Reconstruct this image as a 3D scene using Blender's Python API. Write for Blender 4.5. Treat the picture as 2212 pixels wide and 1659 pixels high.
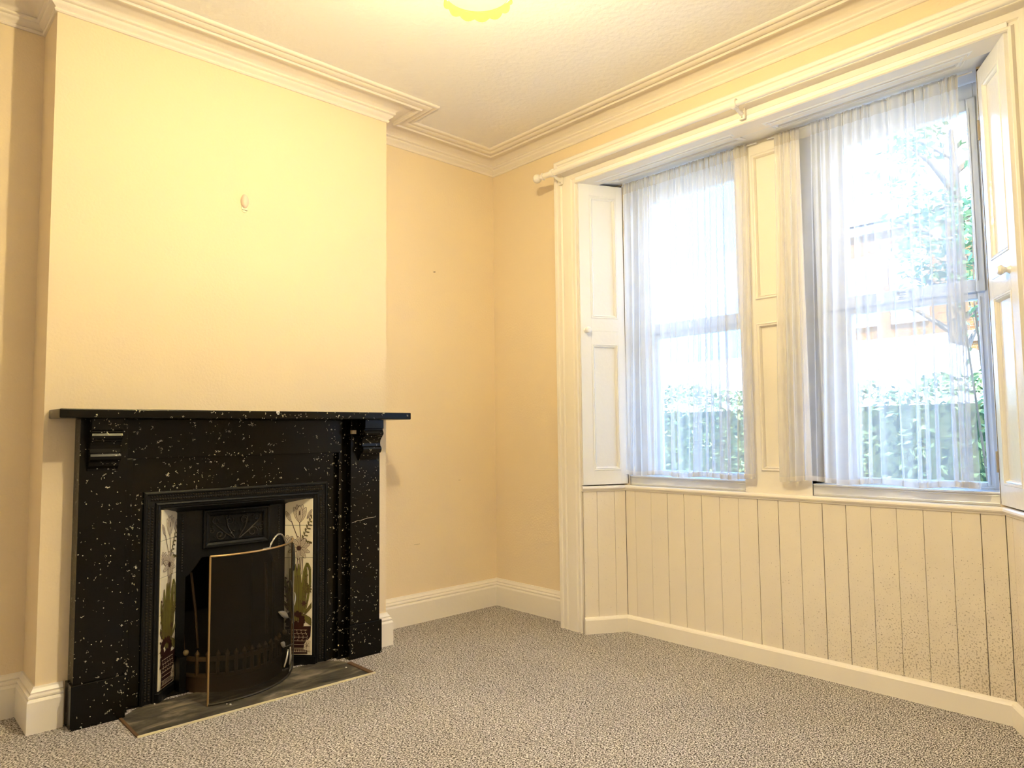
import bpy, math, random
from mathutils import Vector, Matrix, noise
random.seed(7)
S = bpy.context.scene
for o in list(bpy.data.objects): bpy.data.objects.remove(o, do_unlink=True)
COL = S.collection

# ------------------------------------------------------------------ camera
CAM = Vector((-3.06415, -3.45566, 1.09))
pitch, roll, yaw = 0.068046, -0.011049, 0.749471
fw = Vector((math.sin(yaw)*math.cos(pitch), math.cos(yaw)*math.cos(pitch), math.sin(pitch)))
rt = Vector((math.cos(yaw), -math.sin(yaw), 0)); up = rt.cross(fw)
R_ = rt*math.cos(roll) + up*math.sin(roll); U_ = up*math.cos(roll) - rt*math.sin(roll)
cd = bpy.data.cameras.new('camera'); cd.sensor_width = 36; cd.lens = 24.957; cd.clip_start = .02; cd.clip_end = 200
cam = bpy.data.objects.new('camera', cd); COL.objects.link(cam)
m = Matrix.Identity(4)
for i in range(3): m[i][0], m[i][1], m[i][2], m[i][3] = R_[i], U_[i], -fw[i], CAM[i]
cam.matrix_world = m; S.camera = cam

# ------------------------------------------------------------------ world, light, exposure
S.view_settings.view_transform = 'Standard'; S.view_settings.look = 'None'
S.view_settings.exposure = 1.33; S.view_settings.gamma = 1; S.view_settings.use_curve_mapping = False
W = bpy.data.worlds.new('world'); S.world = W; W.use_nodes = True
nt = W.node_tree; nt.nodes.clear()
wo = nt.nodes.new('ShaderNodeOutputWorld'); bg = nt.nodes.new('ShaderNodeBackground')
tc = nt.nodes.new('ShaderNodeTexCoord'); nz = nt.nodes.new('ShaderNodeTexNoise'); nz.inputs['Scale'].default_value = 2.2; nz.inputs['Detail'].default_value = 5
cr = nt.nodes.new('ShaderNodeValToRGB')
cr.color_ramp.elements[0].position = .49; cr.color_ramp.elements[0].color = (.10, .38, .90, 1)
cr.color_ramp.elements[1].position = .68; cr.color_ramp.elements[1].color = (.90, .96, 1, 1)
nt.links.new(tc.outputs['Generated'], nz.inputs['Vector']); nt.links.new(nz.outputs['Fac'], cr.inputs[0])
nt.links.new(cr.outputs[0], bg.inputs[0]); nt.links.new(bg.outputs[0], wo.inputs[0])
bg.inputs[1].default_value = 3.9
def light(name, kind, loc, energy, color, rot=(0, 0, 0), **k):
    d = bpy.data.lights.new(name, kind); d.energy = energy; d.color = color
    for a, v in k.items(): setattr(d, a, v)
    o = bpy.data.objects.new(name, d); COL.objects.link(o); o.location = loc; o.rotation_euler = rot; return o
light('sun', 'SUN', (-6, -6, 12), 7.0, (1, .93, .8), (math.radians(40), 0, math.radians(-62)), angle=.01)
LAMP = Vector((-1.772, -1.938, 2.35))
light('lamp_light', 'POINT', LAMP + Vector((0, 0, .085)), 50, (1, .87, .74), shadow_soft_size=.028)

# ------------------------------------------------------------------ node helpers
def mat(name, base=(.8, .8, .8), rough=.5, metal=0, spec=.5):
    M = bpy.data.materials.new(name); M.use_nodes = True
    b = M.node_tree.nodes['Principled BSDF']
    b.inputs['Base Color'].default_value = (*base, 1); b.inputs['Roughness'].default_value = rough
    b.inputs['Metallic'].default_value = metal; b.inputs['Specular IOR Level'].default_value = spec
    return M
class N:
    def __init__(s, M): s.M = M; s.t = M.node_tree; s.b = s.t.nodes.get('Principled BSDF'); s.out = s.t.nodes.get('Material Output')
    def n(s, t, **k):
        x = s.t.nodes.new('ShaderNode' + t)
        for a, v in k.items():
            if hasattr(x, a): setattr(x, a, v)
            else: x.inputs[a.replace('_', ' ')].default_value = v
        return x
    def l(s, a, b): s.t.links.new(a, b)
    def coord(s, kind='Position', scale=None):
        if kind == 'Position': o = s.n('NewGeometry').outputs['Position']
        else: o = s.n('TexCoord').outputs[kind]
        if scale:
            mp = s.n('Mapping'); mp.inputs['Scale'].default_value = scale; s.l(o, mp.inputs[0]); o = mp.outputs[0]
        return o
    def noise(s, scale, detail=3, vec=None, rough=.5, dist=0):
        x = s.n('TexNoise'); x.inputs['Scale'].default_value = scale; x.inputs['Detail'].default_value = detail
        x.inputs['Roughness'].default_value = rough; x.inputs['Distortion'].default_value = dist
        if vec is not None: s.l(vec, x.inputs['Vector'])
        return x.outputs['Fac']
    def ramp(s, fac, stops):
        r = s.n('ValToRGB'); e = r.color_ramp.elements
        while len(e) < len(stops): e.new(.5)
        for i, (p, c) in enumerate(stops): e[i].position = p; e[i].color = (*c, 1) if len(c) == 3 else c
        s.l(fac, r.inputs[0]); return r.outputs[0]
    def math(s, op, a, b=None, clamp=False):
        x = s.n('Math'); x.operation = op; x.use_clamp = clamp
        for i, v in enumerate((a, b)):
            if v is None: continue
            if isinstance(v, (int, float)): x.inputs[i].default_value = v
            else: s.l(v, x.inputs[i])
        return x.outputs[0]
    def mix(s, f, a, b):
        x = s.n('Mix'); x.data_type = 'RGBA'
        for i, v in ((0, f), (6, a), (7, b)):
            if isinstance(v, (int, float)): x.inputs[i].default_value = v
            elif isinstance(v, tuple): x.inputs[i].default_value = (*v, 1)
            else: s.l(v, x.inputs[i])
        return x.outputs[2]
    def bump(s, h, dist, strength=1):
        x = s.n('Bump'); x.inputs['Distance'].default_value = dist; x.inputs['Strength'].default_value = strength
        s.l(h, x.inputs['Height']); s.l(x.outputs[0], s.b.inputs['Normal']); return x
    def color(s, c): s.l(c, s.b.inputs['Base Color'])

def paint(name, base, rough, bump_scale, bump_d, var=.03, spec=.4):
    M = mat(name, base, rough, spec=spec); g = N(M); p = g.coord()
    g.color(g.mix(g.noise(2.5, 4, p), tuple(c*(1-var) for c in base), tuple(min(1, c*(1+var)) for c in base)))
    g.bump(g.noise(bump_scale, 4, p), bump_d); return M
M_wall = paint('cream_wall_paint', (.91, .765, .55), .75, 90, .0012, .015, .25)
M_wall2 = paint('pale_magnolia_wall_paint', (.90, .87, .82), .75, 90, .0012, .015, .25)
M_ceil = paint('textured_ceiling_paint', (.95, .92, .91), .85, 38, .0035, .015, .2)
M_cornice = paint('cornice_paint', (.94, .86, .77), .6, 60, .001, .02, .3)
M_white = paint('white_gloss_paint', (.91, .90, .88), .17, 45, .0008, .02, .5)
M_trim = paint('cream_gloss_trim', (.93, .87, .78), .35, 45, .0008, .025, .5)
M_soffit = paint('white_soffit_paint', (.94, .94, .94), .35, 45, .0006, .01, .5)
M_upvc = mat('white_upvc', (.86, .92, 1.0), .3)
M_dark = mat('dark_cavity_shade', (.05, .035, .02), .9)
M_gap = mat('dirty_joint', (.04, .028, .015), .9)
M_plaster = mat('plaster', (.8, .76, .68), .8)

# stained wainscot paint: mould specks that thicken towards the right foot of the panelling
def stained(name, base, foot):
    M = mat(name, base, .5, spec=.35); g = N(M); p = g.coord()
    sx = g.n('SeparateXYZ'); g.l(p, sx.inputs[0]); y = sx.outputs[1]; z = sx.outputs[2]
    ry = g.math('MULTIPLY', g.math('SUBTRACT', -1.5, y), 1/1.1, True)          # 0 at left, 1 at right
    rz = g.math('SUBTRACT', 1, g.math('MULTIPLY', z, 1/.72), True)
    dens = g.math('MULTIPLY', ry, g.math('ADD', g.math('MULTIPLY', rz, 1.0), .12))
    patch = g.math('MULTIPLY', dens, g.math('ADD', g.noise(5, 4, p), .25))
    th = g.math('SUBTRACT', .70, g.math('MULTIPLY', patch, .25))
    fine = g.noise(150, 2, p, .6)
    spk = g.math('MULTIPLY', g.math('SUBTRACT', fine, th), 14, True)
    v = g.n('TexVoronoi'); v.inputs['Scale'].default_value = 26; g.l(p, v.inputs['Vector'])
    rad = g.math('MULTIPLY', g.math('ADD', dens, .16), .13)
    wv = g.n('SeparateColor'); g.l(v.outputs['Color'], wv.inputs[0])
    big = g.math('MULTIPLY', g.math('LESS_THAN', v.outputs['Distance'], rad), g.math('GREATER_THAN', wv.outputs[0], .72))
    smear = g.math('MULTIPLY', g.math('MULTIPLY', patch, .45), g.noise(14, 5, p), True)
    a = g.math('ADD', g.math('MULTIPLY', spk, .65), g.math('MULTIPLY', big, .75), True)
    a = g.math('MAXIMUM', a, smear)
    b0 = g.mix(g.noise(3, 4, p), tuple(c*.96 for c in base), base)
    g.color(g.mix(a, b0, (.20, .14, .07))); g.bump(g.noise(40, 4, p), .0012)
    return M
M_wains = stained('stained_wainscot_paint', (.91, .83, .71), 1)

def marble():
    M = mat('black_speckled_marble', (.01, .01, .008), .22, spec=.2); g = N(M); p = g.coord()
    d = g.n('TexNoise'); d.inputs['Scale'].default_value = 22; d.inputs['Detail'].default_value = 3; g.l(p, d.inputs['Vector'])
    mp = g.n('Mix'); mp.data_type = 'RGBA'; mp.inputs[0].default_value = .06; g.l(p, mp.inputs[6]); g.l(d.outputs['Color'], mp.inputs[7])
    v = g.n('TexVoronoi'); v.feature = 'DISTANCE_TO_EDGE'; v.inputs['Scale'].default_value = 95; g.l(mp.outputs[2], v.inputs['Vector'])
    line = g.math('LESS_THAN', v.outputs['Distance'], .085)
    m1 = g.math('GREATER_THAN', g.noise(60, 2, p), .655)
    m2 = g.math('GREATER_THAN', g.noise(9, 3, p), .44)
    veins = g.math('MULTIPLY', g.math('MULTIPLY', line, m1), m2)
    v2 = g.n('TexVoronoi'); v2.inputs['Scale'].default_value = 105; g.l(p, v2.inputs['Vector'])
    sc = g.n('SeparateColor'); g.l(v2.outputs['Color'], sc.inputs[0])
    dots = g.math('MULTIPLY', g.math('LESS_THAN', v2.outputs['Distance'], .22), g.math('GREATER_THAN', sc.outputs[0], .93))
    a = g.math('MAXIMUM', veins, g.math('MULTIPLY', dots, m2))
    base = g.mix(g.noise(6, 4, p), (.0012, .0012, .001), (.006, .005, .003))
    colr = g.mix(g.noise(30, 2, p), (.80, .77, .60), (.12, .11, .07))
    g.color(g.mix(a, base, colr)); g.bump(g.noise(30, 3, p), .0004); return M
M_marble = marble()
M_iron = mat('black_cast_iron', (.004, .0042, .004), .4, metal=.0, spec=.28)
g = N(M_iron); g.bump(g.noise(120, 3, g.coord()), .0008)
M_iron2 = mat('cast_iron_relief', (.030, .025, .018), .36, spec=.5)
M_soot = mat('sooty_firebox', (.006, .005, .004), .95, spec=.1)
M_brass = mat('tarnished_brass', (.085, .052, .024), .55, metal=.5)
M_brassdark = mat('old_brass_panel', (.05, .027, .010), .45, metal=.5)
M_goldrim = mat('screen_brass_frame', (.45, .30, .13), .38, metal=.75)
M_strip = mat('brass_threshold_strip', (.90, .82, .55), .35, metal=.35)
M_pewter = mat('pewter_leaf', (.33, .31, .26), .4, metal=.5)
M_stem = mat('dark_metal_stem', (.05, .045, .035), .4, metal=.5)
M_bone = mat('tan_knob', (.24, .17, .08), .5)
M_tile = mat('cream_glazed_tile', (.93, .85, .64), .10, spec=.6)
M_print1 = mat('tile_print_brown', (.075, .035, .025), .3)
M_print2 = mat('tile_print_green', (.17, .155, .035), .3)
M_print3 = mat('tile_print_petal', (.66, .57, .42), .3)
M_print4 = mat('tile_print_maroon', (.035, .012, .010), .3)

def slate():
    M = mat('dusty_slate_hearth', (.05, .05, .04), .55); g = N(M); p = g.coord('Position', (1, 2.2, 1))
    a = g.ramp(g.noise(7, 6, p, .6, .6), [(.34, (.022, .022, .018)), (.52, (.085, .075, .055)), (.68, (.26, .22, .155))])
    g.color(a); g.bump(g.noise(25, 4, p), .001); return M
M_slate = slate()

def carpet():
    M = mat('grey_brown_fleck_carpet', (.4, .34, .28), .95, spec=.1); g = N(M)
    p = g.coord(); mp = g.n('Mapping'); mp.inputs['Rotation'].default_value = (0, 0, math.radians(28)); mp.inputs['Scale'].default_value = (1, 1.7, 1); g.l(p, mp.inputs[0]); q = mp.outputs[0]
    f = g.noise(140, 2, q, .6, .4); f2 = g.noise(290, 2, q, .5)
    s = g.math('ADD', g.math('MULTIPLY', f, .72), g.math('MULTIPLY', f2, .28))
    c = g.ramp(s, [(.41, (.028, .02, .014)), (.465, (.15, .128, .108)), (.52, (.52, .485, .45)), (.57, (.90, .88, .86))])
    lo = g.ramp(g.noise(2.2, 3, p), [(.3, (.86, .86, .86)), (.7, (1, 1, 1))])
    x = g.n('Mix'); x.data_type = 'RGBA'; x.blend_type = 'MULTIPLY'; x.inputs[0].default_value = 1; g.l(c, x.inputs[6]); g.l(lo, x.inputs[7])
    g.color(x.outputs[2]); g.bump(s, .006, .7); return M
M_carpet = carpet()

def curtain_mat(name, dens, col=(.93, .94, .97)):
    M = bpy.data.materials.new(name); M.use_nodes = True; t = M.node_tree; t.nodes.clear(); g = N.__new__(N); g.M = M; g.t = t; g.b = None
    out = g.n('OutputMaterial'); tr = g.n('BsdfTransparent'); df = g.n('BsdfDiffuse'); tl = g.n('BsdfTranslucent')
    df.inputs[0].default_value = (*col, 1); tl.inputs[0].default_value = (*col, 1)
    a = g.n('MixShader'); a.inputs[0].default_value = .45; g.l(df.outputs[0], a.inputs[1]); g.l(tl.outputs[0], a.inputs[2])
    lw = g.n('LayerWeight'); lw.inputs[0].default_value = .35
    p = g.coord('Position'); nf = g.noise(9, 3, p)
    fac = g.math('ADD', g.math('MULTIPLY', lw.outputs['Facing'], .75), g.math('ADD', dens-.06, g.math('MULTIPLY', nf, .12)), True)
    b = g.n('MixShader'); g.l(fac, b.inputs[0]); g.l(tr.outputs[0], b.inputs[1]); g.l(a.outputs[0], b.inputs[2]); g.l(b.outputs[0], out.inputs[0])
    return M
M_voile = curtain_mat('white_voile', .40, (.94, .95, .97))
M_header = curtain_mat('voile_header_tape', .42, (.80, .76, .68))
M_hem = curtain_mat('voile_hem', .55, (.88, .85, .80))

def screen_mat():
    M = bpy.data.materials.new('fine_brass_mesh'); M.use_nodes = True; t = M.node_tree; t.nodes.clear(); g = N.__new__(N); g.M = M; g.t = t; g.b = None
    out = g.n('OutputMaterial'); tr = g.n('BsdfTransparent'); pb = g.n('BsdfPrincipled')
    pb.inputs['Base Color'].default_value = (.012, .009, .004, 1); pb.inputs['Roughness'].default_value = .6; pb.inputs['Specular IOR Level'].default_value = .15
    a = g.n('MixShader'); a.inputs[0].default_value = .68; g.l(tr.outputs[0], a.inputs[1]); g.l(pb.outputs[0], a.inputs[2]); g.l(a.outputs[0], out.inputs[0]); return M
M_mesh = screen_mat()
def glass_mat():
    M = bpy.data.materials.new('window_glass'); M.use_nodes = True; t = M.node_tree; t.nodes.clear(); g = N.__new__(N); g.M = M; g.t = t; g.b = None
    out = g.n('OutputMaterial'); tr = g.n('BsdfTransparent'); gl = g.n('BsdfGlossy'); gl.inputs['Roughness'].default_value = .02
    fr = g.n('Fresnel'); fr.inputs[0].default_value = 1.12; a = g.n('MixShader')
    g.l(fr.outputs[0], a.inputs[0]); g.l(tr.outputs[0], a.inputs[1]); g.l(gl.outputs[0], a.inputs[2]); g.l(a.outputs[0], out.inputs[0]); return M
M_glass = glass_mat()
def shade_mat(name, col, e):
    M = mat(name, col, .25); b = M.node_tree.nodes['Principled BSDF']
    b.inputs['Emission Color'].default_value = (*col, 1); b.inputs['Emission Strength'].default_value = e; return M
def lit_glass(name, col, e, clear):
    M = bpy.data.materials.new(name); M.use_nodes = True; t = M.node_tree; t.nodes.clear(); g = N.__new__(N); g.M = M; g.t = t; g.b = None
    out = g.n('OutputMaterial'); tr = g.n('BsdfTransparent'); tr.inputs[0].default_value = (1, .97, .85, 1); tl = g.n('BsdfTranslucent'); tl.inputs[0].default_value = (*col, 1)
    em = g.n('Emission'); em.inputs[0].default_value = (*col, 1); em.inputs[1].default_value = e
    a = g.n('MixShader'); a.inputs[0].default_value = clear; g.l(tl.outputs[0], a.inputs[1]); g.l(tr.outputs[0], a.inputs[2])
    b = g.n('AddShader'); g.l(a.outputs[0], b.inputs[0]); g.l(em.outputs[0], b.inputs[1]); g.l(b.outputs[0], out.inputs[0]); return M
M_shade = lit_glass('yellow_glass_shade', (1, .95, .30), .35, .55)
M_shaderim = lit_glass('yellow_glass_rim', (1, .93, .06), .40, .25)
M_bulb = lit_glass('lit_bulb', (1, 1, .75), 1.0, .9)

# ------------------------------------------------------------------ mesh builder
class MB:
    def __init__(s): s.v = []; s.f = []
    def add(s, vs, fs):
        o = len(s.v); s.v += [tuple(x) for x in vs]; s.f += [tuple(i+o for i in f) for f in fs]; return s
    def box(s, a, b):
        x0, y0, z0 = (min(a[i], b[i]) for i in range(3)); x1, y1, z1 = (max(a[i], b[i]) for i in range(3))
        return s.add([(x0,y0,z0),(x1,y0,z0),(x1,y1,z0),(x0,y1,z0),(x0,y0,z1),(x1,y0,z1),(x1,y1,z1),(x0,y1,z1)],
                     [(0,3,2,1),(4,5,6,7),(0,1,5,4),(1,2,6,5),(2,3,7,6),(3,0,4,7)])
    def prism(s, poly, z0, z1, ax=2):
        """extrude a 2D polygon along axis ax (other two axes in cyclic order)"""
        n = len(poly)
        def P(p, h):
            if ax == 2: return (p[0], p[1], h)
            if ax == 1: return (p[0], h, p[1])
            return (h, p[0], p[1])
        vs = [P(p, z0) for p in poly] + [P(p, z1) for p in poly]
        fs = [tuple(range(n))[::-1], tuple(range(n, 2*n))] + [(i, (i+1) % n, n+(i+1) % n, n+i) for i in range(n)]
        return s.add(vs, fs)
    def sweep(s, prof, path, w, closed=False):
        """sweep closed profile (side offset a, offset b along w) along a mitred path"""
        w = Vector(w); path = [Vector(p) for p in path]; n = len(path); k = len(prof); rings = []
        for i in range(n):
            ts = []
            if i > 0 or closed: ts.append((path[i]-path[i-1]).normalized())
            if i < n-1 or closed: ts.append((path[(i+1) % n]-path[i]).normalized())
            ns = [t.cross(w) for t in ts]
            mv = ns[0] if len(ns) == 1 else (ns[0]+ns[1])/(1+ns[0].dot(ns[1]))
            rings.append([path[i]+mv*a+w*b for a, b in prof])
        vs = [v for r in rings for v in r]; fs = []
        for i in range(n if closed else n-1):
            j = (i+1) % n
            for q in range(k): fs.append((i*k+q, i*k+(q+1) % k, j*k+(q+1) % k, j*k+q))
        if not closed: fs += [tuple(range(k)), tuple(range((n-1)*k, n*k))[::-1]]
        return s.add(vs, fs)
    def lathe(s, prof, c=(0, 0, 0), n=20, axis='z', wave=None):
        vs = []; k = len(prof)
        for j in range(n):
            a = 2*math.pi*j/n
            for i, (r, z) in enumerate(prof):
                if wave: r, z = wave(i, a, r, z)
                p = (r*math.cos(a), r*math.sin(a), z)
                if axis == 'x': p = (p[2], p[0], p[1])
                if axis == 'y': p = (p[1], p[2], p[0])
                vs.append((p[0]+c[0], p[1]+c[1], p[2]+c[2]))
        fs = [(j*k+i, ((j+1) % n)*k+i, ((j+1) % n)*k+i+1, j*k+i+1) for j in range(n) for i in range(k-1)]
        return s.add(vs, fs)
    def tube(s, pts, r, n=8, flat=None):
        pts = [Vector(p) for p in pts]; N_ = len(pts); vs = []; fs = []; ref = None
        for i, p in enumerate(pts):
            t = (pts[min(i+1, N_-1)]-pts[max(i-1, 0)]).normalized()
            if ref is None: ref = t.orthogonal().normalized()
            ref = (ref-t*ref.dot(t)).normalized(); b = t.cross(ref)
            rr = r[i] if isinstance(r, (list, tuple)) else r
            for j in range(n):
                a = 2*math.pi*j/n; vs.append(p+ref*rr*math.cos(a)+b*rr*math.sin(a))
        for i in range(N_-1):
            for j in range(n): fs.append((i*n+j, i*n+(j+1) % n, (i+1)*n+(j+1) % n, (i+1)*n+j))
        fs += [tuple(range(n))[::-1], tuple(range((N_-1)*n, N_*n))]
        return s.add(vs, fs)
    def ball(s, c, r, n=10, sc=(1, 1, 1)):
        k = n//2; prof = [(r*math.sin(math.pi*i/k), -r*math.cos(math.pi*i/k)) for i in range(k+1)]
        o = len(s.v); s.lathe(prof, (0, 0, 0), n)
        for i in range(o, len(s.v)):
            v = s.v[i]; s.v[i] = (v[0]*sc[0]+c[0], v[1]*sc[1]+c[1], v[2]*sc[2]+c[2])
        return s
    def obj(s, name, m, parent=None, smooth=False, bevel=0, **props):
        me = bpy.data.meshes.new(name); me.from_pydata(s.v, [], s.f); me.validate(); me.update()
        import bmesh
        bm = bmesh.new(); bm.from_mesh(me); (bmesh.ops.remove_doubles(bm, verts=bm.verts, dist=1e-6) if smooth else None)
        bmesh.ops.recalc_face_normals(bm, faces=bm.faces); bm.to_mesh(me); bm.free()
        me.materials.append(m)
        if smooth:
            me.polygons.foreach_set('use_smooth', [True]*len(me.polygons))
            try: me.set_sharp_from_angle(angle=math.radians(38))
            except Exception: pass
        o = bpy.data.objects.new(name, me); COL.objects.link(o)
        if parent is not None: o.parent = parent
        if bevel:
            bv = o.modifiers.new('bevel', 'BEVEL'); bv.width = bevel; bv.segments = 2; bv.limit_method = 'ANGLE'
        for k, v in props.items(): o[k] = v
        return o
def empty(name, loc=(0, 0, 0), rz=0, parent=None, **props):
    o = bpy.data.objects.new(name, None); COL.objects.link(o); o.location = loc; o.rotation_euler = (0, 0, rz); o.empty_display_size = .1
    if parent is not None: o.parent = parent
    for k, v in props.items(): o[k] = v
    return o
ST = dict(kind='structure')

# ------------------------------------------------------------------ dimensions
XL, XR, C = -2.525, -.991, .2456
H = 2.863
X0, Y0 = -4.4, -4.9          # unseen walls
A1, A2, A3, A4 = -.666, -.834, -2.885, -3.053
RB = .10                     # plane of the wainscot in the recess
XC = -1.757                  # fireplace centre

# ------------------------------------------------------------------ shell
MB().box((X0-.2, Y0-.2, -.12), (RB+.3, .4, 0)).obj('floor', M_carpet, **ST)
MB().box((X0-.2, Y0-.2, H), (.45, .4, H+.1)).obj('ceiling', M_ceil, **ST)
MB().box((X0-.2, 0, 0), (-2.15, .3, H)).box((-1.36, 0, 0), (.0, .3, H)).box((-2.15, 0, .86), (-1.36, .3, H)).obj('wall_back', M_wall, **ST)
MB().box((XL, -C, 0), (-2.175, 0, H)).box((-1.335, -C, 0), (XR, 0, H)).box((-2.175, -C, .855), (-1.335, 0, H)).obj('wall_chimney_breast', M_wall, label='yellow cream painted chimney breast', **ST)
b = MB()
b.box((0, A2, 0), (.14, .3, H)).box((.14, -.965, 0), (.42, .3, H))                 # left pier
b.box((0, Y0-.2, 0), (.14, A3, H)).box((.14, Y0-.2, 0), (.42, -2.725, H))          # right pier
b.box((0, A3, 2.53), (.42, A2, H))                                                  # above recess
b.box((RB+.03, -2.80, 0), (.42, -.9, .76))                                          # below sill
b.obj('wall_right', M_wall, **ST)
MB().box((X0-.2, Y0, 0), (X0, 0, H)).obj('wall_left', M_wall2, **ST)
MB().box((X0, Y0-.2, 0), (0, Y0, H)).obj('wall_front', M_wall2, **ST)
# lining behind the folded shutters, shade of the gap put into its dark colour
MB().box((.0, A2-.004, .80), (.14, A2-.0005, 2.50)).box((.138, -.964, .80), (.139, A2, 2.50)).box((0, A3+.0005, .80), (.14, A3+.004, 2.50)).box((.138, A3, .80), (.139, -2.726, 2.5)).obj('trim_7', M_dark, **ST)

# cornice
prof = [(0, 2.780), (.008, 2.780), (.012, 2.785), (.012, 2.791), (.007, 2.795), (.012, 2.800), (.022, 2.806), (.027, 2.813), (.027, 2.818), (.031, 2.820), (.036, 2.824), (.037, 2.830),
        (.034, 2.834), (.043, 2.840), (.052, 2.846), (.066, 2.853), (.085, 2.858), (.118, 2.860), (.124, 2.855), (.124, 2.846), (.129, 2.841), (.137, 2.841), (.141, 2.846), (.143, 2.850),
        (.152, 2.846), (.163, 2.845), (.173, 2.848), (.178, 2.853), (.182, 2.856), (.190, 2.852), (.200, 2.852), (.207, 2.857), (.209, 2.8635), (0, 2.8635)]
MB().sweep(prof, [(X0, 0, 0), (XL, 0, 0), (XL, -C, 0), (XR, -C, 0), (XR, 0, 0), (0, 0, 0), (0, Y0, 0)], (0, 0, 1)).obj('trim_1', M_cornice, smooth=True, label='moulded plaster cornice', **ST)
# skirting
T = .028
sk = [(0, 0), (T, 0), (T, .114), (.025, .120), (.021, .124), (.024, .128), (.024, .134), (.019, .138), (.014, .140), (.016, .146), (.012, .152), (.008, .158), (.006, .164), (0, .164)]
MB().sweep(sk, [(X0, 0, 0), (XL, 0, 0), (XL, -C, 0), (-2.436, -C, 0)], (0, 0, 1)).obj('baseboard_left', M_trim, **ST)
MB().sweep(sk, [(-1.081, -C, 0), (XR, -C, 0), (XR, 0, 0), (0, 0, 0), (0, A1, 0)], (0, 0, 1)).obj('baseboard_back', M_trim, **ST)
# window architrave
ar = [(0, 0), (0, .120), (.004, .126), (.012, .126), (.017, .120), (.020, .114), (.030, .114), (.036, .122), (.060, .124), (.094, .124), (.100, .118), (.104, .116), (.108, .120), (.114, .123), (.120, .120), (.122, .117), (.140, .117), (.144, .124), (.158, .126), (.164, .122), (.166, .112), (.166, 0)]
pth = [(0, A3, 0), (0, A3, 2.488), (0, A2, 2.488), (0, A2, 0)]
MB().sweep([(a, b_) for a, b_ in ar], pth, (-1, 0, 0)).obj('trim_2', M_trim, **ST)

# recess: splayed base panelling, wainscot planks
wain = empty('wall_recess', (RB, -1.86, 0), **ST)
def local(parent, x, y): return (x-parent.location.x, y-parent.location.y)
def plank(parent, L, wd, x, y, rz, z0=.083, z1=.766):
    gp = random.choice((.0004, .0010, .0016)); wd -= gp; c = .0016; poly = [(c*.6, 0), (wd-c*.6, 0), (wd-c*.25, c), (wd-c*.25, .014), (c*.25, .014), (c*.25, c)]
    b = MB(); b.prism(poly, z0, z1); o = b.obj('plank', M_wains, parent); o.location = (x-parent.location.x, y-parent.location.y, 0); o.rotation_euler = (0, 0, rz); return o
ys = [-.972, -1.037, -1.142, -1.247, -1.349, -1.453, -1.554, -1.656, -1.756, -1.859, -1.960, -2.063, -2.165, -2.267, -2.368, -2.468, -2.568, -2.667, -2.748]
for a, b_ in zip(ys[:-1], ys[1:]):                      # local x along -y, local y into the wall (+x)
    rz = -math.pi/2
    # rotate: local x -> -y, local y -> +x
    plank(wain, None, (a-b_), RB+random.uniform(-.0006, .0006), a, rz)
LS = ((-.112, -.848), (RB, -.972)); RS = ((RB, -2.748), (-.112, -2.872))
def splay(P, Q, cuts):
    P = Vector(P); Q = Vector(Q); d = (Q-P); L = d.length; a = math.atan2(d.y, d.x); d.normalize(); cuts = [0]+cuts+[L]
    for u, v in zip(cuts[:-1], cuts[1:]):
        q = P+d*u; plank(wain, None, v-u, q.x, q.y, a)
splay(*LS, [.078, .180]); splay(*RS, [.066, .170])
b = MB(); b.box((.0155, -.92, 0), (.03, .92, .766)); b.obj('backing', M_gap, wain)
b = MB()
for P, Q in (LS, RS):
    P = Vector(P); Q = Vector(Q); d = (Q-P).normalized(); nrm = Vector((-d.y, d.x)) ; p = [P+nrm*.0145, Q+nrm*.0145, Q+nrm*.03, P+nrm*.03]
    b.prism([local(wain, *v) for v in p], 0, .766)
b.obj('backing', M_gap, wain)
# low base board in the recess
bb = [(0, 0), (.020, 0), (.020, .072), (.016, .079), (.010, .084), (0, .086)]
MB().sweep(bb, [(-.118, -.845, 0), (RB, -.972, 0), (RB, -2.748, 0), (-.118, -2.875, 0)], (0, 0, 1)).obj('baseboard_right', M_trim, **ST)
# window board with rounded nosing
ns = [(-.02, .762), (.004, .762), (.006, .768), (.011, .772), (.014, .778), (.012, .785), (.007, .790), (-.02, .790)]
b = MB(); b.sweep(ns, [(-.118, -.845, 0), (RB, -.972, 0), (RB, -2.748, 0), (-.118, -2.875, 0)], (0, 0, 1))
b.box((RB+.005, -2.745, .762), (.42, -.975, .788))
b.prism([(-.112, -.846), (RB, -.972), (.15, -.972), (.15, A2), (-.112, A2)], .764, .788); b.prism([(-.112, -2.874), (-.112, A3), (.15, A3), (.15, -2.748), (RB, -2.748)], .764, .788)
b.obj('trim_3', M_trim, **ST)
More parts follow.
